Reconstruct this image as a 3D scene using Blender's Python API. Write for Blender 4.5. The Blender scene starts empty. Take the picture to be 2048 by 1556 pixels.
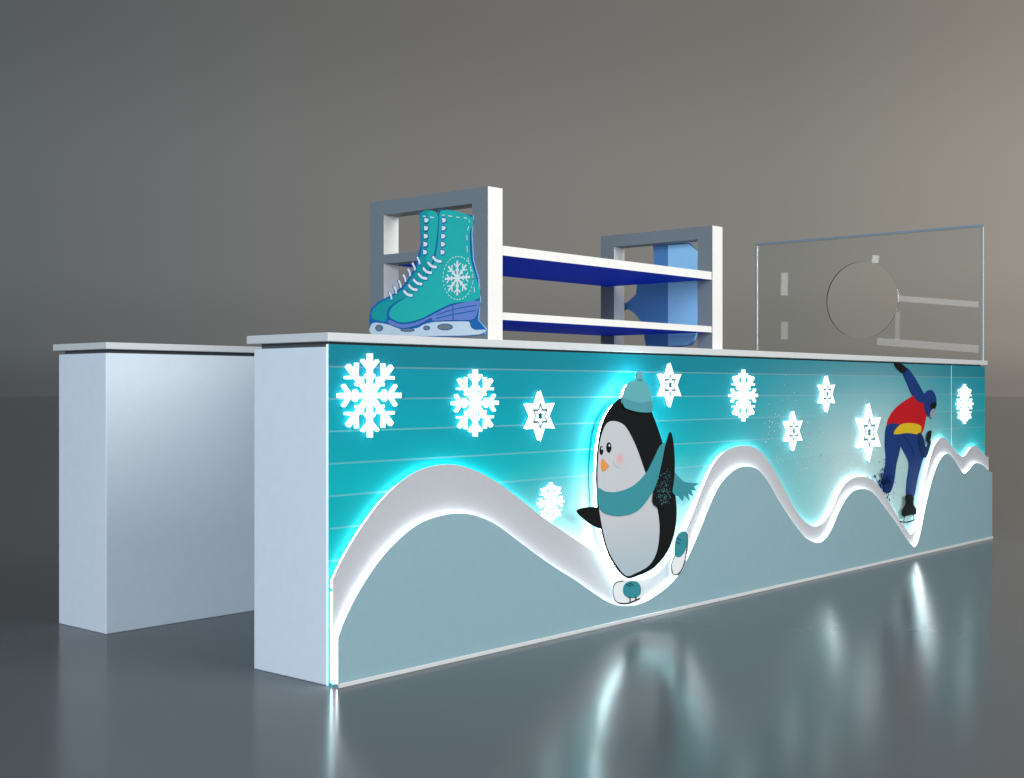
import bpy, math, random
from mathutils import Vector, Matrix
random.seed(4)
scene=bpy.context.scene
# ------------------------------------------------------------------ camera geometry
F=2574.0; CH=0.924
A=math.atan2(2266,2574)
VX,VY=math.cos(A),math.sin(A); RX,RY=VY,-VX
D0=4.004; L0=-0.571
CAM=(-(D0*VX+L0*RX),-(D0*VY+L0*RY),CH)
def front(u,v,y=0.0):
    """photo measurement -> (x,z) on the vertical plane at depth y (drawing on the counter front)"""
    r=(u-1024)/F
    x=(r*(D0+VY*y)-L0-RY*y)/(RX-VX*r)
    d=D0+VX*x+VY*y
    return (x,CH-(v-778)*d/F)
def side(u,v,x):
    r=(u-1024)/F
    y=(r*(D0+VX*x)-L0-RX*x)/(RY-VY*r)
    d=D0+VX*x+VY*y
    return (y,CH-(v-778)*d/F)
def scale_at(u,y=0):
    x,_=front(u,778,y); return (D0+VX*x+VY*y)/F
# ------------------------------------------------------------------ materials
def lin(c):
    return tuple(((v/255)/12.92 if v/255<=0.04045 else ((v/255+0.055)/1.055)**2.4) for v in c)
def mat(name,col,rough=0.5,emit=None,es=0,spec=0.3,metal=0,var=0.04,scale=30,bump=0.0):
    m=bpy.data.materials.new(name); m.use_nodes=True
    nt=m.node_tree; b=nt.nodes['Principled BSDF']
    b.inputs['Roughness'].default_value=rough
    b.inputs['Metallic'].default_value=metal
    b.inputs['Specular IOR Level'].default_value=spec
    n=nt.nodes.new('ShaderNodeTexNoise'); n.inputs['Scale'].default_value=scale; n.inputs['Detail'].default_value=5
    tc=nt.nodes.new('ShaderNodeTexCoord'); nt.links.new(tc.outputs['Object'],n.inputs['Vector'])
    mx=nt.nodes.new('ShaderNodeMix'); mx.data_type='RGBA'
    mx.inputs[6].default_value=(*[c*(1-var) for c in col],1); mx.inputs[7].default_value=(*[min(1,c*(1+var)) for c in col],1)
    nt.links.new(n.outputs['Fac'],mx.inputs[0]); nt.links.new(mx.outputs[2],b.inputs['Base Color'])
    if bump:
        bp=nt.nodes.new('ShaderNodeBump'); bp.inputs['Strength'].default_value=bump; bp.inputs['Distance'].default_value=0.002
        n2=nt.nodes.new('ShaderNodeTexNoise'); n2.inputs['Scale'].default_value=400
        nt.links.new(tc.outputs['Object'],n2.inputs['Vector'])
        nt.links.new(n2.outputs['Fac'],bp.inputs['Height']); nt.links.new(bp.outputs['Normal'],b.inputs['Normal'])
    if emit:
        b.inputs['Emission Color'].default_value=(*emit,1); b.inputs['Emission Strength'].default_value=es
    return m
M={}
M['cabinet']=mat('white_laminate',(.64,.715,.78),.85,spec=.04,bump=.05)
M['top']=mat('countertop_solid',(.58,.60,.61),.45,spec=.2)
M['recess']=mat('recess_shade',(.08,.09,.10),.7)  # dark colour stands in for the shade under the countertops
M['hill_back']=mat('snow_board_white',(.42,.43,.46),.6,spec=.15,bump=.05)
M['hill_front']=mat('snow_board_blue_grey',(.235,.37,.42),.55,spec=.2,bump=.05)
M['led']=mat('led_strip_white',(.9,.9,.9),.5,(.80,.97,1.0),12)
M['led2']=mat('led_strip_soft',(.9,.9,.9),.5,(.95,.98,1.0),9)
M['led3']=mat('led_strip_flake',(.9,.9,.9),.5,(.75,.97,1.0),2.6)
M['led3s']=mat('led_strip_small_flake',(.9,.9,.9),.5,(.75,.97,1.0),1.5)
M['led4']=mat('led_strip_figure',(.9,.9,.9),.5,(.72,.97,1.0),36)
M['flake']=mat('lit_acrylic',(.9,.9,.9),.4,(.95,1,1),.7)
M['flake_side']=mat('acrylic_side',(.5,.85,.88),.4,(.6,1,1),.15)
M['edge']=mat('acrylic_edge',(.75,.9,.92),.2,(.7,1,1),.25)
M['frame']=mat('rack_grey',(.18,.21,.24),.5,spec=.15,bump=.05)
M['white']=mat('rack_white',(.80,.79,.765),.5,bump=.05)
M['blue']=mat('shelf_underside_blue_glow',(.002,.018,.3),.6,emit=(.0,.022,.42),es=.26,spec=.03)  # blue underside with a weak glow added, though it is no lamp
M['black']=mat('print_black',(.006,.007,.008),.6,spec=.1)
M['scarf']=mat('print_teal_scarf',(.04,.25,.29),.6,spec=.15)
M['hat']=mat('print_teal_hat',(.11,.36,.40),.6,spec=.15)
M['hatband']=mat('print_teal_hatband',(.07,.28,.32),.6,spec=.15)
M['orange']=mat('print_orange',(.7,.27,.06),.5)
M['boot']=mat('print_boot_teal',(.03,.24,.28),.5)
M['white_print']=mat('print_white',(.75,.78,.8),.5)
M['navy']=mat('print_navy',(.008,.035,.16),.6,spec=.1)
M['navy_dark']=mat('print_navy_dark',(.006,.022,.10),.6,spec=.1)
M['red']=mat('print_red',(.44,.008,.014),.6,spec=.1)
M['yellow']=mat('print_yellow',(.6,.42,.01),.5)
M['skin']=mat('print_face_grey',(.26,.28,.33),.5)
M['sk_teal']=mat('skate_teal',(.022,.47,.44),.5,spec=.15)
M['sk_teal_dark']=mat('skate_teal_dark',(.012,.35,.36),.5,spec=.15)
M['sk_line']=mat('skate_outline_blue',(.015,.14,.42),.5,spec=.15)
M['sk_sole']=mat('skate_sole_violet',(.15,.24,.60),.5,spec=.15)
M['sk_blade']=mat('skate_blade_pale',(.62,.72,.80),.35)
M['sk_white']=mat('skate_white',(.8,.87,.9),.5)
M['cut_dark']=mat('board_back_blue',(.08,.22,.50),.5,spec=.15)
M['cut_light']=mat('board_lit_and_edge_blue',(.32,.62,.92),.4,spec=.2)  # skate sign edge colour, also painted light on the figure sign
M['trim']=mat('glass_trim',(.24,.30,.37),.3)
M['trim_white']=mat('glass_trim_white',(.66,.70,.73),.3)
M['spray']=mat('print_snow_speck',(.62,.68,.66),.6)
M['spray2']=mat('print_warm_speck',(.5,.40,.30),.6)

def panel_mat():
    m=bpy.data.materials.new('teal_print'); m.use_nodes=True; nt=m.node_tree; N=nt.nodes; Lk=nt.links.new
    b=N['Principled BSDF']; b.inputs['Roughness'].default_value=.55; b.inputs['Specular IOR Level'].default_value=.08
    g=N.new('ShaderNodeNewGeometry'); s=N.new('ShaderNodeSeparateXYZ'); Lk(g.outputs['Position'],s.inputs[0])
    def math_(op,a,bv=None,c=None):
        n=N.new('ShaderNodeMath'); n.operation=op
        for i,q in enumerate((a,bv,c)):
            if q is None: continue
            if isinstance(q,(int,float)): n.inputs[i].default_value=q
            else: Lk(q,n.inputs[i])
        return n.outputs[0]
    def smooth(v,a,c):
        n=N.new('ShaderNodeMapRange'); n.interpolation_type='SMOOTHSTEP'
        Lk(v,n.inputs[0]); n.inputs[1].default_value=a; n.inputs[2].default_value=c
        return n.outputs[0]
    X,Z=s.outputs[0],s.outputs[2]
    def mix(f,a,c):
        n=N.new('ShaderNodeMix'); n.data_type='RGBA'
        if isinstance(f,(int,float)): n.inputs[0].default_value=f
        else: Lk(f,n.inputs[0])
        for i,q in ((6,a),(7,c)):
            if isinstance(q,tuple): n.inputs[i].default_value=(*q,1)
            else: Lk(q,n.inputs[i])
        return n.outputs[2]
    base=mix(smooth(Z,.45,.98),(.001,.41,.44),(.003,.27,.34))
    base=mix(smooth(Z,.988,.992),base,(.006,.19,.25))
    k=math_('FLOOR',math_('MULTIPLY',math_('SUBTRACT',Z,.991-2.02),9.9))
    wn=N.new('ShaderNodeTexWhiteNoise'); wn.noise_dimensions='1D'; Lk(k,wn.inputs['W'])
    base=mix(math_('MULTIPLY',wn.outputs['Value'],.22),base,(.008,.16,.24))
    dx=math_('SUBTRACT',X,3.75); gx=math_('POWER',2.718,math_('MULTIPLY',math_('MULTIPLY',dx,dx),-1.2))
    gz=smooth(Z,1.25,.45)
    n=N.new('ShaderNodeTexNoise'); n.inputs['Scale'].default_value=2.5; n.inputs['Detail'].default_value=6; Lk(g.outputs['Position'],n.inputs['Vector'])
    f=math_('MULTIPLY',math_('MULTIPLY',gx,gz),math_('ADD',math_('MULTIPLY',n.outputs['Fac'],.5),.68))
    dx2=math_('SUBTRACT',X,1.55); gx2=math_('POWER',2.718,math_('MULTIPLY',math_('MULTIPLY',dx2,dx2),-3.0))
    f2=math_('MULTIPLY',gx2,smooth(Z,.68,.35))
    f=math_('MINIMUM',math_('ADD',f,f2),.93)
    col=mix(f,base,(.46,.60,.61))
    fr=math_('FRACT',math_('MULTIPLY',math_('SUBTRACT',Z,.991-2.02),9.9))
    ln=math_('SUBTRACT',1.0,smooth(fr,.04,.065))
    ln=math_('MULTIPLY',ln,math_('LESS_THAN',Z,1.0))
    col=mix(math_('MULTIPLY',ln,.34),col,(.28,.44,.50))
    Lk(col,b.inputs['Base Color'])
    return m
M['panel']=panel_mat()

def belly_mat():
    m=bpy.data.materials.new('print_belly'); m.use_nodes=True; nt=m.node_tree; N=nt.nodes; Lk=nt.links.new
    b=N['Principled BSDF']; b.inputs['Roughness'].default_value=.6; b.inputs['Specular IOR Level'].default_value=.15
    g=N.new('ShaderNodeNewGeometry'); s=N.new('ShaderNodeSeparateXYZ'); Lk(g.outputs['Position'],s.inputs[0])
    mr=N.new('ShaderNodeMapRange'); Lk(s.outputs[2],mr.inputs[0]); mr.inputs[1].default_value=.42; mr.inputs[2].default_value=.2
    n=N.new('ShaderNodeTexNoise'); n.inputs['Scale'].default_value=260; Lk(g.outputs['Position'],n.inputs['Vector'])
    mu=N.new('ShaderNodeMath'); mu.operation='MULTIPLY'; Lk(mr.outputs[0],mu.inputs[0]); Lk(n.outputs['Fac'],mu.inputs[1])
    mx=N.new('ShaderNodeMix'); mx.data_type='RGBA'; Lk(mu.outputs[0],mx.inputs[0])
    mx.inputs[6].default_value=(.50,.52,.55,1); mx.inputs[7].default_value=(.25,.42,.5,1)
    Lk(mx.outputs[2],b.inputs['Base Color']); return m
M['belly']=belly_mat()
def cheek_mat():
    m=bpy.data.materials.new('print_cheek'); m.use_nodes=True; nt=m.node_tree; N=nt.nodes; Lk=nt.links.new
    b=N['Principled BSDF']; b.inputs['Roughness'].default_value=.6; b.inputs['Specular IOR Level'].default_value=.15
    tc=N.new('ShaderNodeTexCoord'); ln=N.new('ShaderNodeVectorMath'); ln.operation='LENGTH'; Lk(tc.outputs['Object'],ln.inputs[0])
    n=N.new('ShaderNodeTexNoise'); n.inputs['Scale'].default_value=300; Lk(tc.outputs['Object'],n.inputs['Vector'])
    mr=N.new('ShaderNodeMapRange'); Lk(ln.outputs['Value'],mr.inputs[0]); mr.inputs[1].default_value=.032; mr.inputs[2].default_value=0.0
    mu=N.new('ShaderNodeMath'); mu.operation='MULTIPLY'; Lk(mr.outputs[0],mu.inputs[0]); Lk(n.outputs['Fac'],mu.inputs[1])
    mx=N.new('ShaderNodeMix'); mx.data_type='RGBA'; Lk(mu.outputs[0],mx.inputs[0])
    mx.inputs[6].default_value=(.50,.52,.55,1); mx.inputs[7].default_value=(.8,.12,.12,1)
    Lk(mx.outputs[2],b.inputs['Base Color']); return m
M['cheek']=cheek_mat()
def glass_mat():
    m=bpy.data.materials.new('clear_glass'); m.use_nodes=True
    b=m.node_tree.nodes['Principled BSDF']; b.inputs['Transmission Weight'].default_value=1
    b.inputs['Roughness'].default_value=0.01; b.inputs['IOR'].default_value=1.55; b.inputs['Base Color'].default_value=(.95,.975,.98,1)
    return m
M['glass']=glass_mat()

# ------------------------------------------------------------------ object helpers
def empty(name,loc,label,cat):
    o=bpy.data.objects.new(name,None); scene.collection.objects.link(o); o.location=loc
    o.empty_display_size=.2; o['label']=label; o['category']=cat; return o
def wloc(o):
    v=Vector((0,0,0))
    while o: v+=o.location; o=o.parent
    return v
def obj(name,verts,faces,mats,parent=None,fmat=None,smooth=False):
    vs=[Vector(v) for v in verts]
    lo=Vector([min(v[i] for v in vs) for i in range(3)]); hi=Vector([max(v[i] for v in vs) for i in range(3)])
    c=(lo+hi)/2
    me=bpy.data.meshes.new(name); me.from_pydata([tuple(v-c) for v in vs],[],faces)
    for m in (mats if isinstance(mats,(list,tuple)) else [mats]): me.materials.append(m)
    if fmat:
        for p,i in zip(me.polygons,fmat): p.material_index=i
    me.update()
    import bmesh
    bm=bmesh.new(); bm.from_mesh(me); bmesh.ops.recalc_face_normals(bm,faces=bm.faces); bm.to_mesh(me); bm.free()
    o=bpy.data.objects.new(name,me); scene.collection.objects.link(o)
    if parent: o.parent=parent; o.location=c-wloc(parent)
    else: o.location=c
    return o
def boxgeo(x0,x1,y0,y1,z0,z1):
    v=[(x0,y0,z0),(x1,y0,z0),(x1,y1,z0),(x0,y1,z0),(x0,y0,z1),(x1,y0,z1),(x1,y1,z1),(x0,y1,z1)]
    f=[(0,3,2,1),(4,5,6,7),(0,1,5,4),(2,3,7,6),(0,4,7,3),(1,2,6,5)] # bottom top -y +y -x +x
    return v,f
def bevel(o,w=.003):
    b=o.modifiers.new('bevel','BEVEL'); b.width=w; b.segments=2; b.limit_method='ANGLE'
def box(name,b,m,parent,bev=.003,fmat=None):
    v,f=boxgeo(*b); o=obj(name,v,f,m,parent,fmat)
    if bev: bevel(o,bev)
    return o
def joinboxes(boxes):
    V=[];Fc=[]
    for b in boxes:
        v,f=boxgeo(*b); k=len(V); V+=v; Fc+=[tuple(i+k for i in q) for q in f]
    return V,Fc
def crom(p,closed=True,n=6):
    out=[];N=len(p)
    rng=range(N) if closed else range(N-1)
    for i in rng:
        if closed: a,b,c,d=p[i-1],p[i],p[(i+1)%N],p[(i+2)%N]
        else: a,b,c,d=p[max(i-1,0)],p[i],p[i+1],p[min(i+2,N-1)]
        for k in range(n):
            t=k/n
            out.append(tuple(.5*((2*b[j])+(-a[j]+c[j])*t+(2*a[j]-5*b[j]+4*c[j]-d[j])*t*t+(-a[j]+3*b[j]-3*c[j]+d[j])*t**3) for j in (0,1)))
    if not closed: out.append(tuple(p[-1]))
    return out
def plate2(name,pts,a0,a1,m,parent,axis='y',edge=None):
    """extrude a 2-D outline. axis y: pts=(x,z); axis x: pts=(y,z). a0 = visible front coordinate"""
    n=len(pts)
    P=(lambda p,a:(p[0],a,p[1])) if axis=='y' else (lambda p,a:(a,p[0],p[1]))
    V=[P(p,a0) for p in pts]+[P(p,a1) for p in pts]
    Fc=[tuple(range(n)),tuple(range(2*n-1,n-1,-1))]+[(i,i+n,(i+1)%n+n,(i+1)%n) for i in range(n)]
    ms=[m,edge] if edge else m
    return obj(name,V,Fc,ms,parent,[0,1]+[1]*n if edge else None)
def plate(name,px,y0,y1,m,parent,sm=True,n=6,edge=None):
    p=[front(u,v,y0) for u,v in px]
    if sm: p=crom(p,True,n)
    return plate2(name,p,y0,y1,m,parent,'y',edge)
def splate(name,px,x0,x1,m,parent,sm=True,n=6,edge=None):
    p=[side(u,v,x0) for u,v in px]
    if sm: p=crom(p,True,n)
    return plate2(name,p,x0,x1,m,parent,'x',edge)
def ringplate(name,outer,inner,a0,a1,m,parent,axis='y',edge=None):
    n=len(outer)
    P=(lambda p,a:(p[0],a,p[1])) if axis=='y' else (lambda p,a:(a,p[0],p[1]))
    V=[P(p,a0) for p in outer]+[P(p,a0) for p in inner]+[P(p,a1) for p in outer]+[P(p,a1) for p in inner]
    Fc=[];fm=[]
    for i in range(n):
        j=(i+1)%n
        Fc+=[(i,j,n+j,n+i),(2*n+i,3*n+i,3*n+j,2*n+j),(i,2*n+i,2*n+j,j),(n+i,n+j,3*n+j,3*n+i)]; fm+=[0,1,1,1]
    return obj(name,V,Fc,[m,edge] if edge else m,parent,fm if edge else None)
def ribbon(name,pts,y0,y1,m,parent,closed=False):
    n=len(pts)
    V=[(p[0],y0,p[1]) for p in pts]+[(p[0],y1,p[1]) for p in pts]
    rng=range(n if closed else n-1)
    Fc=[(i,(i+1)%n,(i+1)%n+n,i+n) for i in rng]
    return obj(name,V,Fc,m,parent)
def inset(pts,d,closed=False):
    out=[];n=len(pts)
    area=sum(pts[i][0]*pts[(i+1)%n][1]-pts[(i+1)%n][0]*pts[i][1] for i in range(n))
    sg=1 if area>0 else -1
    for i in range(n):
        a=pts[(i-1)%n] if closed or i>0 else pts[i]; b=pts[(i+1)%n] if closed or i<n-1 else pts[i]
        t=Vector((b[0]-a[0],b[1]-a[1])); 
        if t.length<1e-9: out.append(pts[i]); continue
        t.normalize()
        if closed: nrm=Vector((-t.y,t.x))*sg
        else: nrm=Vector((t.y,-t.x)) # below a left-to-right curve
        out.append((pts[i][0]+nrm.x*d,pts[i][1]+nrm.y*d))
    return out

# ------------------------------------------------------------------ floor
fl=mat('polished_floor',(.098,.108,.118),.2,spec=.085,var=.05,scale=1.2)
bm_=fl.node_tree
nn=bm_.nodes.new('ShaderNodeTexNoise'); nn.inputs['Scale'].default_value=14; nn.inputs['Detail'].default_value=4
tc=bm_.nodes.new('ShaderNodeTexCoord'); bm_.links.new(tc.outputs['Object'],nn.inputs['Vector'])
mr=bm_.nodes.new('ShaderNodeMapRange'); mr.inputs[3].default_value=.15; mr.inputs[4].default_value=.21
bm_.links.new(nn.outputs['Fac'],mr.inputs[0]); bm_.links.new(mr.outputs[0],bm_.nodes['Principled BSDF'].inputs['Roughness'])
S=150
g=obj('floor',[(-S,-S,0),(S,-S,0),(S,S,0),(-S,S,0)],[(0,1,2,3)],fl); g['kind']='structure'

# ------------------------------------------------------------------ front counter
LEN=5.307
c=empty('service_counter',(LEN/2,.19,0),'long white counter with glowing teal ice rink scene on front','counter')
box('cabinet',(0,LEN,.012,.375,0,1.056),M['cabinet'],c)
box('shadow_gap',(.02,LEN-.02,.02,.36,1.056,1.072),M['recess'],c,0)
box('countertop',(-.012,LEN+.012,-.012,.40,1.072,1.1),M['top'],c)
JX=4.79
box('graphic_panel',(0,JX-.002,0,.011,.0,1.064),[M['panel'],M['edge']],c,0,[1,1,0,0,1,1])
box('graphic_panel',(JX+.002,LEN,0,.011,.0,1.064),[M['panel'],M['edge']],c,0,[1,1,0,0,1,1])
back=[(657,1180),(672,1146),(690,1110),(720,1060),(760,1005),(800,965),(840,940),(885,929),(920,931),(960,945),(1000,968),(1040,998),(1080,1030),(1120,1058),(1160,1085),(1200,1110),(1240,1140),(1275,1158),(1310,1150),(1340,1115),(1365,1075),(1385,1030),(1405,978),(1425,933),(1450,903),(1485,891),(1515,898),(1540,927),(1570,980),(1595,1025),(1620,1050),(1640,1050),(1660,1028),(1685,975),(1710,955),(1740,957),(1765,982),(1790,1025),(1810,1055),(1822,1068),(1832,1055),(1842,1010),(1853,950),(1866,900),(1880,877),(1891,878),(1906,896),(1922,912),(1932,909),(1942,895),(1953,892),(1965,905),(1974,914)]
frt=[(672,1290),(690,1240),(720,1180),(760,1120),(800,1077),(840,1047),(880,1032),(915,1027),(950,1031),(990,1048),(1030,1077),(1070,1107),(1110,1135),(1150,1160),(1190,1188),(1220,1206),(1250,1212),(1285,1206),(1320,1185),(1350,1158),(1375,1117),(1400,1060),(1420,1010),(1440,970),(1465,943),(1490,933),(1515,939),(1535,962),(1560,1005),(1590,1050),(1615,1078),(1640,1085),(1660,1065),(1680,1020),(1700,988),(1722,978),(1745,985),(1770,1015),(1795,1050),(1815,1080),(1830,1093),(1840,1070),(1852,1010),(1866,955),(1880,920),(1893,908),(1905,915),(1925,945),(1935,943),(1950,927),(1965,930),(1981,945)]
def hill(px,y0,y1,m,led,ly0,ly1,x0,x1):
    p=crom([front(u,v,y0) for u,v in px],False,6)
    p=[(min(max(a,x0),x1),b) for a,b in p]
    p[0]=(x0,p[0][1]); p[-1]=(x1,p[-1][1])
    o=plate2('snow_hill_board',p+[(x1,.006),(x0,.006)],y0,y1,m,c,'y',M['edge'])
    q=inset(p,.008)
    l=ribbon('led_strip',q,ly0,ly1,led,o)
    q2=[(x0+.006,.01),(x0+.006,p[0][1]-.01)]
    ribbon('led_strip',q2,ly0,ly1,led,o)
    return o
hb=hill(back,-.022,-.018,M['hill_back'],M['led'],-.016,-.003,0,LEN); hb['label']='pale grey wavy snow hill board with glowing edge'
hf=hill(frt,-.042,-.038,M['hill_front'],M['led2'],-.036,-.024,.004,LEN+.008); hf['label']='blue grey wavy snow hill board with glowing edge'
box('base_reflection_strip',(.0,LEN,-.052,-.044,.0,.014),M['top'],c,.002)  # pale strip added in place of the light line reflected along the base

# snowflakes (eight armed) and star lights
def flake_pts(cx,cz,r):
    h=.062; b=.112; pts=[]
    R=[(h,h/math.tan(math.pi/8))]
    for t1,Lb in ((.38,.13),(.62,.29)):
        ang=math.radians(48); sa,ca=math.sin(ang),math.cos(ang)
        p1=(h,t1); p2=(h+Lb*sa,t1+Lb*ca); p3=(p2[0]-b*.72*ca,p2[1]+b*.72*sa)
        kk=(p3[0]-h)/sa; p4=(h,p3[1]-kk*ca)
        R+=[p1,p2,p3,p4]
    R.append((h,1.0))
    for k in range(8):
        a=k*math.pi/4
        seq=[(-s,t) for s,t in R]+[(s,t) for s,t in reversed(R)]
        for s,t in seq[:-1]:
            x=s*math.cos(a)+t*math.sin(a); z=-s*math.sin(a)+t*math.cos(a)
            pts.append((cx+x*r,cz+z*r))
    return pts
for (u,v,ry) in ((743,791,84),(954,806,67),(1105,1005,40),(1490,791,52),(1932,808,40)):
    cx,cz=front(u,v,-.018); r=ry*scale_at(u,-.018)
    fp_=flake_pts(cx,cz,r)
    fo=plate2('snowflake_light',fp_,-.016,-.013,M['flake'],c,'y',M['flake_side'])
    ribbon('led_strip',inset(fp_,.002,True),-.0115,-.003,M['led3'] if ry>60 else M['led3s'],fo,True)
def star_pts(cx,cz,r,k=.55):
    return [(cx+(r if i%2==0 else r*k)*math.sin(i*math.pi/6),cz+(r if i%2==0 else r*k)*math.cos(i*math.pi/6)) for i in range(12)]
for (u,v,ry) in ((1081,832,52),(1341,770,45),(1588,862,41),(1655,788,38),(1739,865,60)):
    cx,cz=front(u,v,-.018); r=ry*scale_at(u,-.018)
    st=ringplate('star_light',star_pts(cx,cz,r,.54),star_pts(cx,cz,r*.54,.56),-.018,-.015,M['flake'],c,'y',M['flake_side'])
    ribbon('led_strip',star_pts(cx,cz,r*.94,.54),-.013,-.003,M['led3'],st,True)
    ribbon('light_baffle',star_pts(cx,cz,r*.60,.60),-.0148,-.001,M['panel'],st,True)
    ringplate('inner_star',star_pts(cx,cz,r*.38,.58),star_pts(cx,cz,r*.17,.6),-.018,-.015,M['flake'],st,'y',M['flake_side'])

# ------------------------------------------------------------------ penguin
Y=-.049
body=[(1262,787),(1240,797),(1222,815),(1206,845),(1197,885),(1193,930),(1193,975),(1196,1020),(1203,1060),(1212,1095),(1227,1127),(1252,1155),(1275,1152),(1310,1134),(1338,1098),(1351,1055),(1353,1010),(1346,965),(1335,925),(1325,885),(1313,848),(1302,820),(1290,795)]
pg=plate('penguin_figure',body,Y,Y+.004,M['black'],c)
pg['label']='glowing penguin cut-out in teal hat and scarf, skating'
bp_=crom([front(u,v,Y) for u,v in body])
ribbon('led_strip',inset(bp_,.015,True),-.0435,-.024,M['led4'],pg,True)
belly=[(1226,842),(1211,851),(1200,885),(1196,930),(1196,975),(1199,1020),(1206,1060),(1215,1095),(1230,1125),(1252,1151),(1272,1146),(1299,1130),(1314,1102),(1319,1062),(1316,1025),(1306,985),(1289,940),(1277,905),(1264,875),(1248,850)]
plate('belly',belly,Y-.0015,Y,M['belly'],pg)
def ell(u,v,a,b,n=14,rot=0):
    return [(u+a*math.cos(t)*math.cos(rot)-b*math.sin(t)*math.sin(rot),v+a*math.cos(t)*math.sin(rot)+b*math.sin(t)*math.cos(rot)) for t in [2*math.pi*i/n for i in range(n)]]
for e in ((1203,901,3.6,9),(1218,895,5,10.5)):
    eo=plate('eye',ell(*e),Y-.003,Y-.0015,M['black'],pg,n=2)
    plate('glint',ell(e[0]+1,e[1]-4,1.4,2.4),Y-.0038,Y-.003,M['white_print'],eo,n=1)
plate('cheek',ell(1240,918,14,18),Y-.003,Y-.0015,M['cheek'],pg,n=2)
plate('beak',[(1205,917),(1211,924),(1218,932),(1212,939),(1206,942),(1203,930)],Y-.005,Y-.0015,M['orange'],pg,n=3)
hatpx=[(1247,808),(1249,785),(1257,768),(1270,760),(1285,759),(1297,772),(1303,793),(1305,815),(1280,812)]
h=plate('hat',hatpx,Y-.007,Y,M['hat'],pg)
ribbon('led_strip',[p for p in inset(crom([front(u,v,Y) for u,v in hatpx]),.012,True)][3:36],-.0435,-.024,M['led4'],h)
plate('hat_band',[(1247,796),(1262,802),(1285,805),(1303,803),(1305,822),(1290,825),(1268,822),(1249,814)],Y-.009,Y-.007,M['hatband'],h,n=4)
pom=[]
for i in range(22):
    rr=11 if i%2 else 7.5; t=2*math.pi*i/22; pom.append((1280+rr*.8*math.cos(t),753+rr*math.sin(t)))
plate('pompom',pom,Y-.007,Y,M['hat'],h,sm=False)
plate('flipper',[(1154,1022),(1170,1015),(1190,1014),(1200,1018),(1206,1056),(1188,1052),(1168,1038)],Y+.001,Y+.004,M['black'],pg,n=4)
sc=plate('scarf',[(1195,976),(1212,983),(1238,983),(1268,971),(1293,946),(1309,916),(1320,893),(1331,886),(1335,905),(1330,930),(1315,967),(1295,1000),(1275,1022),(1250,1031),(1225,1031),(1204,1022),(1196,1000)],Y-.005,Y-.0016,M['scarf'],pg)
tail=[(1343,942),(1353,948),(1366,962),(1384,966),(1402,967),(1387,973),(1395,982),(1382,980),(1388,994),(1376,986),(1379,1002),(1368,991),(1366,1003),(1356,992),(1345,984)]
plate('scarf_tail',tail,Y-.005,Y-.0016,M['scarf'],sc,n=2)
wg=plate('wing',[(1341,864),(1347,885),(1350,930),(1346,975),(1336,1008),(1320,1016),(1307,1006),(1308,985),(1318,955),(1326,920),(1332,890)],Y-.008,Y-.005,M['black'],pg)
V=[];Fc=[]
for i in range(240):
    u=random.gauss(1326,9); v=random.gauss(1000 if i%2 else 970,17)
    if not (1309<u<1343 and v<1010): continue
    x,z=front(u,v,Y-.0086); r=random.uniform(.0008,.0021); k=len(V)
    for j in range(6):
        t=j*math.pi/3; V.append((x+r*math.cos(t),Y-.0086,z+r*math.sin(t)))
    Fc.append(tuple(range(k,k+6)))
o=obj('feather_specks',V,Fc,M['hat'],wg); o['kind']='stuff'
def strip(pts,w):
    L=[];R=[]
    for i,p in enumerate(pts):
        a=Vector(pts[max(i-1,0)]); b=Vector(pts[min(i+1,len(pts)-1)]); t=(b-a).normalized(); n=Vector((-t.y,t.x))*w
        L.append((p[0]+n.x,p[1]+n.y)); R.append((p[0]-n.x,p[1]-n.y))
    return L+R[::-1]
def pstrip(name,px,w,y0,y1,m,parent,n=5):
    return plate2(name,strip(crom([front(u,v,y0) for u,v in px],False,n),w),y0,y1,m,parent)
b1=plate('skate_boot',[(1228,1166),(1240,1160),(1262,1160),(1281,1163),(1285,1180),(1281,1200),(1255,1209),(1237,1207),(1229,1196),(1226,1180)],Y,Y+.004,M['white_print'],pg,n=4)
plate('boot_patch',[(1248,1172),(1256,1164),(1272,1163),(1281,1172),(1281,1188),(1270,1196),(1254,1194),(1247,1184)],Y-.002,Y-.0005,M['boot'],b1,n=4)
pstrip('blade',[(1236,1206),(1255,1207),(1280,1197)],.0026,Y-.002,Y-.0005,M['black'],b1)
pstrip('blade_post',[(1260,1193),(1261,1204)],.0026,Y-.003,Y-.0021,M['black'],b1)
pstrip('blade_post',[(1271,1193),(1273,1201)],.0026,Y-.003,Y-.0021,M['black'],b1)
pstrip('toe_line',[(1247,1162),(1232,1166),(1226,1180),(1230,1200),(1238,1206)],.0014,Y-.002,Y-.0005,M['black'],b1)
b2=plate('skate_boot',[(1350,1078),(1358,1064),(1376,1062),(1378,1085),(1373,1115),(1366,1140),(1352,1151),(1342,1146),(1342,1128),(1348,1108)],Y,Y+.004,M['white_print'],pg,n=4)
plate('boot_patch',[(1352,1080),(1360,1066),(1373,1064),(1375,1080),(1370,1102),(1360,1114),(1350,1110),(1349,1095)],Y-.002,Y-.0005,M['boot'],b2,n=4)
pstrip('blade',[(1375,1068),(1374,1100),(1368,1130),(1358,1147),(1347,1150)],.0028,Y-.0028,Y-.0021,M['black'],b2)
pstrip('toe_line',[(1349,1112),(1343,1130),(1346,1148)],.0014,Y-.002,Y-.0005,M['black'],b2)
for bb,pts in ((b1,[((1252,1168),(1262,1173)),((1258,1165),(1267,1171))]),(b2,[((1354,1076),(1362,1080)),((1352,1084),(1360,1088))])):
    for a,b_ in pts: pstrip('lace',[a,b_],.0014,Y-.0035,Y-.0025,M['black'],bb,1)

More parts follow.
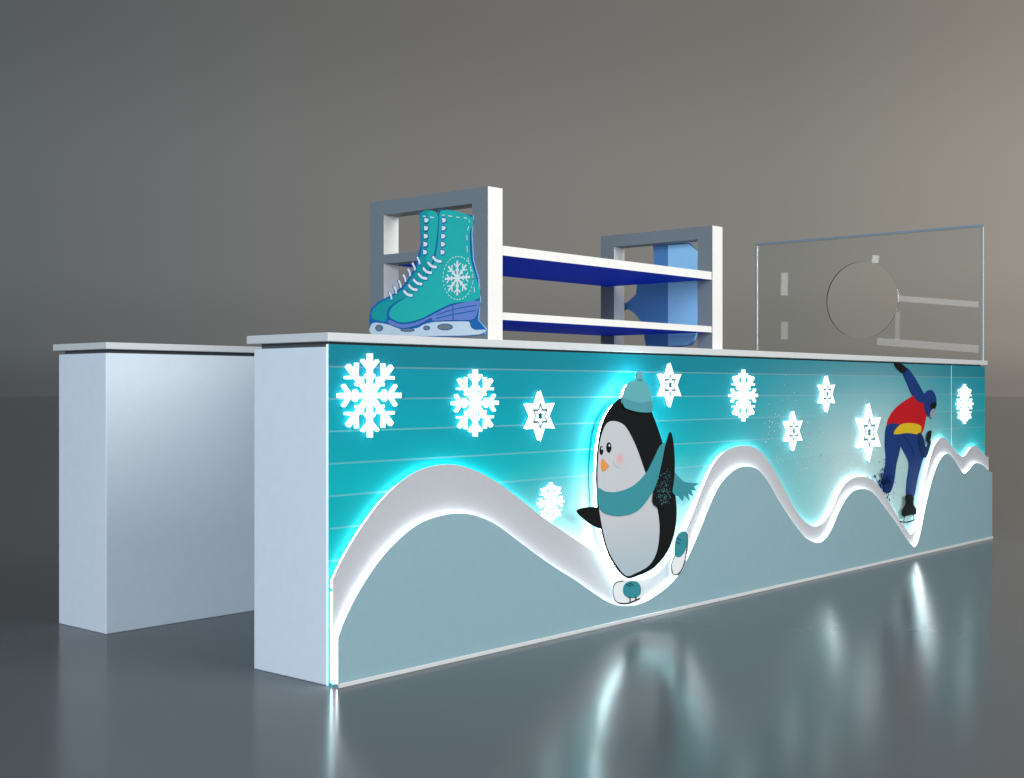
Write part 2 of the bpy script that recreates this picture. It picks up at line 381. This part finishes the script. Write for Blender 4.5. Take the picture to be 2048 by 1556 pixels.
# ------------------------------------------------------------------ speed skater print
Y2=-.006
sk=plate('skater_figure',[(1797,812),(1818,797),(1838,787),(1850,790),(1858,808),(1853,832),(1846,862),(1832,872),(1800,856),(1776,852),(1782,830)],Y2,-.001,M['red'],c)
sk['label']='printed speed skater in red top leaning forward'
plate('raised_arm',[(1806,742),(1815,736),(1830,755),(1844,780),(1853,798),(1840,806),(1826,790),(1816,768)],Y2-.001,Y2+.004,M['navy'],sk,n=4)
plate('glove',[(1790,727),(1800,726),(1814,737),(1808,746),(1796,738)],Y2-.0015,Y2+.004,M['black'],sk,n=3)
hd=plate('head',[(1848,800),(1853,785),(1863,780),(1871,790),(1873,806),(1870,820),(1862,832),(1852,826)],Y2-.003,Y2+.004,M['navy'],sk,n=4)
plate('face',[(1861,824),(1868,816),(1870,826),(1866,836),(1861,834)],Y2-.004,Y2-.003,M['skin'],hd,n=3)
plate('goggles',[(1862,808),(1872,804),(1873,812),(1866,818),(1861,816)],Y2-.004,Y2-.003,M['black'],hd,n=3)
plate('rear_leg',[(1776,850),(1800,850),(1805,872),(1800,900),(1793,930),(1789,960),(1783,980),(1776,986),(1765,976),(1768,950),(1773,920),(1771,885)],Y2-.001,Y2+.004,M['navy'],sk)
plate('front_leg',[(1800,866),(1832,858),(1846,874),(1851,900),(1843,928),(1836,955),(1828,992),(1815,992),(1815,965),(1819,935),(1817,918),(1804,892)],Y2-.002,Y2+.004,M['navy'],sk)
pstrip('leg_seam',[(1806,870),(1820,888),(1829,912)],.004,Y2-.0032,Y2-.0021,M['navy_dark'],sk)
plate('waist_band',[(1788,868),(1800,850),(1822,846),(1842,852),(1838,868),(1815,866)],Y2-.0045,Y2-.0033,M['yellow'],sk,n=4)
plate('front_arm',[(1836,868),(1846,872),(1852,895),(1858,880),(1862,886),(1853,914),(1843,908)],Y2-.0055,Y2-.0046,M['navy_dark'],sk,n=4)
plate('glove',[(1853,880),(1856,864),(1863,861),(1862,874),(1859,888)],Y2-.0066,Y2-.0056,M['black'],sk,n=3)
bt=plate('skate_boot',[(1812,990),(1827,992),(1827,1008),(1833,1018),(1833,1028),(1820,1030),(1806,1033),(1804,1022),(1811,1008)],-.0245,-.0225,M['black'],sk,n=4)
pstrip('blade',[(1800,1043),(1815,1044),(1835,1038)],.0035,-.0245,-.0225,M['black'],bt)
pstrip('blade_post',[(1809,1030),(1808,1044)],.004,-.0256,-.0246,M['black'],bt,1)
pstrip('blade_post',[(1827,1028),(1828,1041)],.004,-.0256,-.0246,M['black'],bt,1)
V=[];Fc=[];fm=[]
def speck(u,v,r,y,mi):
    x,z=front(u,v,y); k=len(V); a0=random.random()*6
    for j in range(5):
        t=a0+j*math.tau/5; rr=r*random.uniform(.6,1.3); V.append((x+rr*math.cos(t),y,z+rr*math.sin(t)))
    Fc.append(tuple(range(k,k+5))); fm.append(mi)
for i in range(330):
    t=random.random()**.8; speck(1770-t*240+random.gauss(0,8),980-t*120+random.gauss(0,45*(.25+t)),random.uniform(.001,.0045),-.0025,random.choice((0,0,0,1)))
for i in range(300):
    t=random.random(); speck(random.gauss(1776-16*t,6+5*t),random.gauss(955+22*t,14),random.uniform(.002,.009),-.0105,2)
o=obj('snow_spray',V,Fc,[M['spray'],M['spray2'],M['navy']],c,fm); o['kind']='stuff'

# ------------------------------------------------------------------ rear counter and end counter
r_=empty('service_counter',(LEN/2,1.45,0),'plain white counter with thin top, open aisle beside it','counter')
box('cabinet',(.0,LEN,1.277,1.62,0,1.060),M['cabinet'],r_)
box('shadow_gap',(.02,LEN-.02,1.29,1.61,1.060,1.074),M['recess'],r_,0)
box('countertop',(-.012,LEN,1.255,1.645,1.074,1.1),M['top'],r_)
e_=empty('service_counter',(5.12,.83,0),'short white end counter joining the two long ones','counter')
box('cabinet',(4.93,LEN,.402,1.253,0,1.056),M['cabinet'],e_)
box('countertop',(4.91,LEN+.012,.403,1.253,1.072,1.1),M['top'],e_)
box('shadow_gap',(4.95,LEN-.02,.41,1.25,1.056,1.072),M['recess'],e_,0)

# ------------------------------------------------------------------ rack
rk=empty('display_rack',(1.53,.33,1.1),'open white and grey two-shelf rack with skate board on end','rack')
ZT=1.647; yA,yB=.02,.64; w=.078
def endframe(x0,x1):
    z0=1.1
    bx=[(x0,x1,yA,yA+w,z0,ZT),(x0,x1,yB-w,yB,z0,ZT),(x0,x1,yA+w,yB-w,ZT-.055,ZT),(x0,x1,yA+w,yB-w,1.405,1.440),(x0,x1,yA+w,yB-w,1.172,1.2)]
    if x0>2: bx=bx[:3]
    V,Fc=joinboxes(bx)
    fm=[0,0,1,1,0,0]*len(bx)
    return obj('end_frame',V,Fc,[M['frame'],M['white']],rk,fm)
f1=endframe(.757,.835); f2=endframe(2.228,2.310)
for z0,z1 in ((1.407,1.442),(1.174,1.201)):
    box('shelf',(.8355,2.2275,yA+.004,.60,z0,z1),[M['blue'],M['white']],rk,0,[0,1,1,1,1,1])
X=.750
out=[(838,424),(858,422),(877,428),(878,418),(910,424),(946,431),(943,470),(946,520),(956,556),(960,600),(956,640),(972,658),(968,668),(930,673),(790,674),(765,671),(740,668),(738,640),(741,618),(757,603),(786,588),(812,565),(832,530),(842,485)]
sb=splate('skate_sign',out,X,X+.006,M['sk_line'],f1,sm=False,edge=M['cut_light'])
sb['label']='flat cut-out board of teal ice skates'
def lay(name,px,k,m,parent=sb,sm=True,n=4): 
    xx=X-.0012*k
    return splate(name,px,xx,xx+.0011,m,parent,sm,n)
lay('blade',[(741,652),(741,667),(775,672),(930,671),(966,666),(969,659),(950,660),(940,652),(937,643),(905,643),(868,644),(845,650),(835,656),(800,658),(780,650),(750,645)],1,M['sk_blade'],n=2)
for (u,v,a,b_) in ((758,656,8,7),(890,654,16,7),(815,660,15,4),(853,656,7,5)):
    lay('blade_opening',ell(u,v,a,b_,10),2,M['sk_line'],n=1)
    lay('blade_gap',ell(u,v,a-2,b_-1.6,10),3,M['frame'],n=1)
lay('rear_boot',[(841,427),(876,431),(876,520),(860,560),(830,585),(795,602),(776,618),(772,642),(757,641),(744,636),(745,621),(760,606),(788,591),(814,568),(835,531),(844,487)],1.2,M['sk_teal_dark'])
lay('boot',[(881,422),(943,434),(939,470),(942,520),(952,556),(957,597),(905,607),(872,622),(840,638),(805,645),(780,634),(783,616),(805,599),(832,582),(852,557),(868,525),(877,480)],3,M['sk_teal'])
lay('sole',[(778,640),(805,649),(840,642),(872,626),(905,611),(957,601),(955,622),(948,638),(925,640),(905,640),(868,642),(862,636),(835,650),(805,656),(780,648)],4,M['sk_sole'],n=3)
lay('tongue',[(857,425),(876,431),(874,490),(862,530),(852,520),(856,480)],2.2,M['sk_teal'],n=3)
def sline(name,px,w,k,m,parent=sb,n=5):
    xx=X-.0012*k
    return plate2(name,strip(crom([side(u,v,xx) for u,v in px],False,n),w),xx,xx+.0011,m,parent,'x')
sline('cuff_line',[(878,420),(875,470),(866,522),(851,556)],.0022,4,M['sk_line'])
sline('heel_line',[(872,630),(910,618),(953,610)],.0018,5,M['sk_line'])
sline('heel_line',[(872,637),(910,628),(951,621)],.0018,5,M['sk_line'])
sline('heel_line',[(905,612),(906,640)],.0018,6,M['sk_line'])
for cx0 in (888,853):
    for i in range(5):
        v=440+i*16; 
        lay('eyelet',[(cx0-5-i*.7,v-6),(cx0+3-i*.7,v-4),(cx0+5-i*.7,v+1),(cx0+2-i*.7,v+6),(cx0-5-i*.7,v+6)],5,M['sk_line'],n=2)
        lay('eyelet_ring',[(cx0-4-i*.7,v-4.5),(cx0+2.5-i*.7,v-3),(cx0+4-i*.7,v+1),(cx0+1-i*.7,v+4.5),(cx0-4-i*.7,v+4.5)],6,M['sk_white'],n=1)
for i in range(7):
    t=i/6; u=873-t*58; v=520+t*68
    sline('lace',[(u-9,v-8),(u,v+1),(u+11,v+4)],.0072,5,M['sk_line']); sline('lace',[(u-8,v-7),(u,v+1),(u+10,v+3)],.005,6,M['sk_white'])
    u2=838-t*56; v2=522+t*70
    sline('lace',[(u2-5,v2-9),(u2-1,v2),(u2+1,v2+8)],.0065,5,M['sk_line']); sline('lace',[(u2-4,v2-8),(u2,v2),(u2+1,v2+7)],.0042,6,M['sk_white'])
def dashes(name,px,w,k,closed=False,step=2):
    xx=X-.0012*k
    p=crom([side(u,v,xx) for u,v in px],closed,8)
    V=[];Fc=[]
    for i in range(0,len(p)-step,2*step):
        q=strip(p[i:i+step+1],w); kk=len(V); V+=[(xx,a,b_) for a,b_ in q]; Fc.append(tuple(range(kk,kk+len(q))))
    o=obj(name,V,Fc,M['sk_white'],sb); o['kind']='stuff'
dashes('stitching',[(884,430),(912,434),(938,440),(934,470),(936,515),(945,552),(950,592)],.0016,5.2)
dashes('stitching',[(846,432),(874,436)],.0016,5.2)
dashes('stitching',ell(916,556,30,43,16),.0016,5.2,True)
cy,cz=side(915,556,X-.0065)
fp=flake_pts(0,0,.063)
plate2('snowflake_emblem',[(cy-a,cz+b_) for a,b_ in fp],X-.0078,X-.0065,M['sk_white'],sb,'x')
X3=2.330
cb=splate('figure_sign',[(1306,489),(1335,486),(1380,486),(1396,505),(1399,560),(1398,660),(1385,690),(1340,697),(1292,694),(1286,660),(1280,640),(1268,626),(1256,618),(1248,620),(1243,630),(1240,620),(1233,628),(1235,616),(1226,620),(1232,611),(1226,606),(1238,604),(1252,606),(1264,596),(1272,588),(1274,566),(1290,562),(1304,560),(1308,540)],X3,X3+.01,M['cut_dark'],f2,sm=False)
cb['label']='blue rear side of a cut-out figure board'
splate('lit_area_plate',[(1336,490),(1375,488),(1392,502),(1397,530),(1397,650),(1388,680),(1372,690),(1336,692)],X3-.014,X3-.002,M['cut_light'],cb,sm=False)  # added plate, its lighter blue paints the light reflected on the board

# ------------------------------------------------------------------ glass screen
gs=empty('glass_screen',(5.28,.8,1.1),'clear glass screen with round speaking hole on end counter','glass screen')
gx0,gx1=5.274,5.286; gy0,gy1,gz0,gz1=.0,1.607,1.1,1.944
n=96; outer=[];inner=[]
hc=(.808,1.512); hr=.254
for i in range(n):
    t=2*math.pi*(i+.5)/n; dy,dz=math.cos(t),math.sin(t)
    k=min(((gy1-.012-hc[0])/dy if dy>0 else (gy0+.012-hc[0])/dy) if abs(dy)>1e-6 else 9,((gz1-.016-hc[1])/dz if dz>0 else (gz0+.001-hc[1])/dz) if abs(dz)>1e-6 else 9)
    outer.append((hc[0]+dy*k,hc[1]+dz*k)); inner.append((hc[0]+dy*hr,hc[1]+dz*hr))
for cy_,cz_ in ((gy0+.012,gz0+.001),(gy1-.012,gz0+.001),(gy1-.012,gz1-.016),(gy0+.012,gz1-.016)):
    j=min(range(n),key=lambda i:(outer[i][0]-cy_)**2+(outer[i][1]-cz_)**2); outer[j]=(cy_,cz_)
ringplate('pane',outer,inner,gx0,gx1,M['glass'],gs,'x')
box('edge_trim',(gx0-.003,gx1+.003,gy0,gy1,gz1-.0155,gz1),M['trim'],gs,0)
box('edge_trim',(gx0-.003,gx1+.003,gy0,gy0+.0115,gz0+.001,gz1-.016),[M['trim'],M['trim_white']],gs,0,[0,0,1,0,0,0])
box('edge_trim',(gx0-.003,gx1+.003,gy1-.0115,gy1,gz0+.001,gz1-.016),[M['trim'],M['trim_white']],gs,0,[0,0,1,0,0,0])

# ------------------------------------------------------------------ world
wd=bpy.data.worlds.new('World'); scene.world=wd; wd.use_nodes=True; nt=wd.node_tree; N=nt.nodes; Lk=nt.links.new
bg=N['Background']; tc=N.new('ShaderNodeTexCoord'); 
def dot(v):
    n=N.new('ShaderNodeVectorMath'); n.operation='DOT_PRODUCT'; Lk(tc.outputs['Generated'],n.inputs[0]); n.inputs[1].default_value=v; return n.outputs['Value']
side_=dot((RX,RY,0))
mr=N.new('ShaderNodeMapRange'); Lk(side_,mr.inputs[0]); mr.inputs[1].default_value=-.5; mr.inputs[2].default_value=.5
cr=N.new('ShaderNodeValToRGB'); Lk(mr.outputs[0],cr.inputs[0])
e=cr.color_ramp.elements; e[0].position=0; e[0].color=(*lin((82,88,92)),1); e[1].position=1; e[1].color=(*lin((168,161,150)),1)
for p,cc in ((.15,(97,102,105)),(.32,(113,114,113)),(.5,(124,122,118)),(.7,(131,129,123)),(.84,(150,145,136))):
    q=e.new(p); q.color=(*lin(cc),1)
up=dot((0,0,1)); m2=N.new('ShaderNodeValToRGB'); mm=N.new('ShaderNodeMapRange'); Lk(up,mm.inputs[0]); mm.inputs[1].default_value=-.0; mm.inputs[2].default_value=.4
Lk(mm.outputs[0],m2.inputs[0]); ee=m2.color_ramp.elements
m2.color_ramp.interpolation='EASE'
ee[0].position=0; ee[0].color=(.64,.64,.65,1); ee[1].position=1; ee[1].color=(.52,.52,.52,1)
for p,v in ((.10,.86),(.24,1.0),(.38,1.0),(.72,.77)):
    q=ee.new(p); q.color=(v,v,v,1)
mx=N.new('ShaderNodeMix'); mx.data_type='RGBA'; mx.blend_type='MULTIPLY'; mx.inputs[0].default_value=1
Lk(cr.outputs[0],mx.inputs[6]); Lk(m2.outputs[0],mx.inputs[7]); Lk(mx.outputs[2],bg.inputs['Color']); bg.inputs['Strength'].default_value=1

# ------------------------------------------------------------------ lamps
def area(name,loc,tgt,size,power,col):
    l=bpy.data.lights.new(name,'AREA'); l.size=size; l.energy=power; l.color=col
    o=bpy.data.objects.new(name,l); scene.collection.objects.link(o); o.location=loc
    o.rotation_euler=(Vector(tgt)-Vector(loc)).to_track_quat('-Z','Y').to_euler(); return o
area('studio_lamp',(2.2,-6.5,4.2),(2.6,0,.9),4.5,510,(1,.985,.96))
area('studio_lamp',(-9.0,-4.6,3.0),(0,.9,.6),4.5,1080,(.80,.90,1))
# added unseen lamps, placed only so their reflections show in the glass screen
def glint(u0,v0,u1,v1,thick,rad,dist=7.5):
    P=[]
    for u,v in ((u0,v0),(u1,v1)):
        y,z=side(u,v,gx0); p=Vector((gx0,y,z)); d=(p-Vector(CAM)).normalized(); r=Vector((-d.x,d.y,d.z))
        P.append((p,p+r*dist))
    a,b=P[0][1],P[1][1]; mid=(a+b)/2; L=(b-a).length
    tot=(P[0][0]-Vector(CAM)).length+dist
    h=thick*tot/F
    zax=-((P[0][0]+P[1][0])/2-mid).normalized(); xax=(b-a).normalized(); yax=zax.cross(xax).normalized(); xax=yax.cross(zax)
    l=bpy.data.lights.new('reflection_lamp','AREA'); l.shape='RECTANGLE'; l.size=L; l.size_y=h; l.energy=math.pi*L*h*rad; l.color=(.95,.97,1)
    o=bpy.data.objects.new('reflection_lamp',l); scene.collection.objects.link(o)
    o.matrix_world=Matrix.Translation(mid)@Matrix((xax,yax,zax)).transposed().to_4x4()
glint(1800,597,1955,609,11,1.7)
glint(1757,683,1955,698,14,1.5)
glint(1744,518,1757,519,15,3.2)
glint(1562,568,1575,568,44,2.2)
glint(1562,661,1575,661,34,1.5)
glint(1790,652,1799,652,54,1.0)
# ------------------------------------------------------------------ camera
cd=bpy.data.cameras.new('camera'); co=bpy.data.objects.new('camera',cd); scene.collection.objects.link(co)
cd.sensor_width=36; cd.lens=F/2048*36; cd.clip_end=500
co.location=CAM; co.rotation_euler=(math.pi/2,0,A-math.pi/2)
scene.camera=co
scene.view_settings.view_transform='Standard'; scene.view_settings.look='None'; scene.view_settings.exposure=0
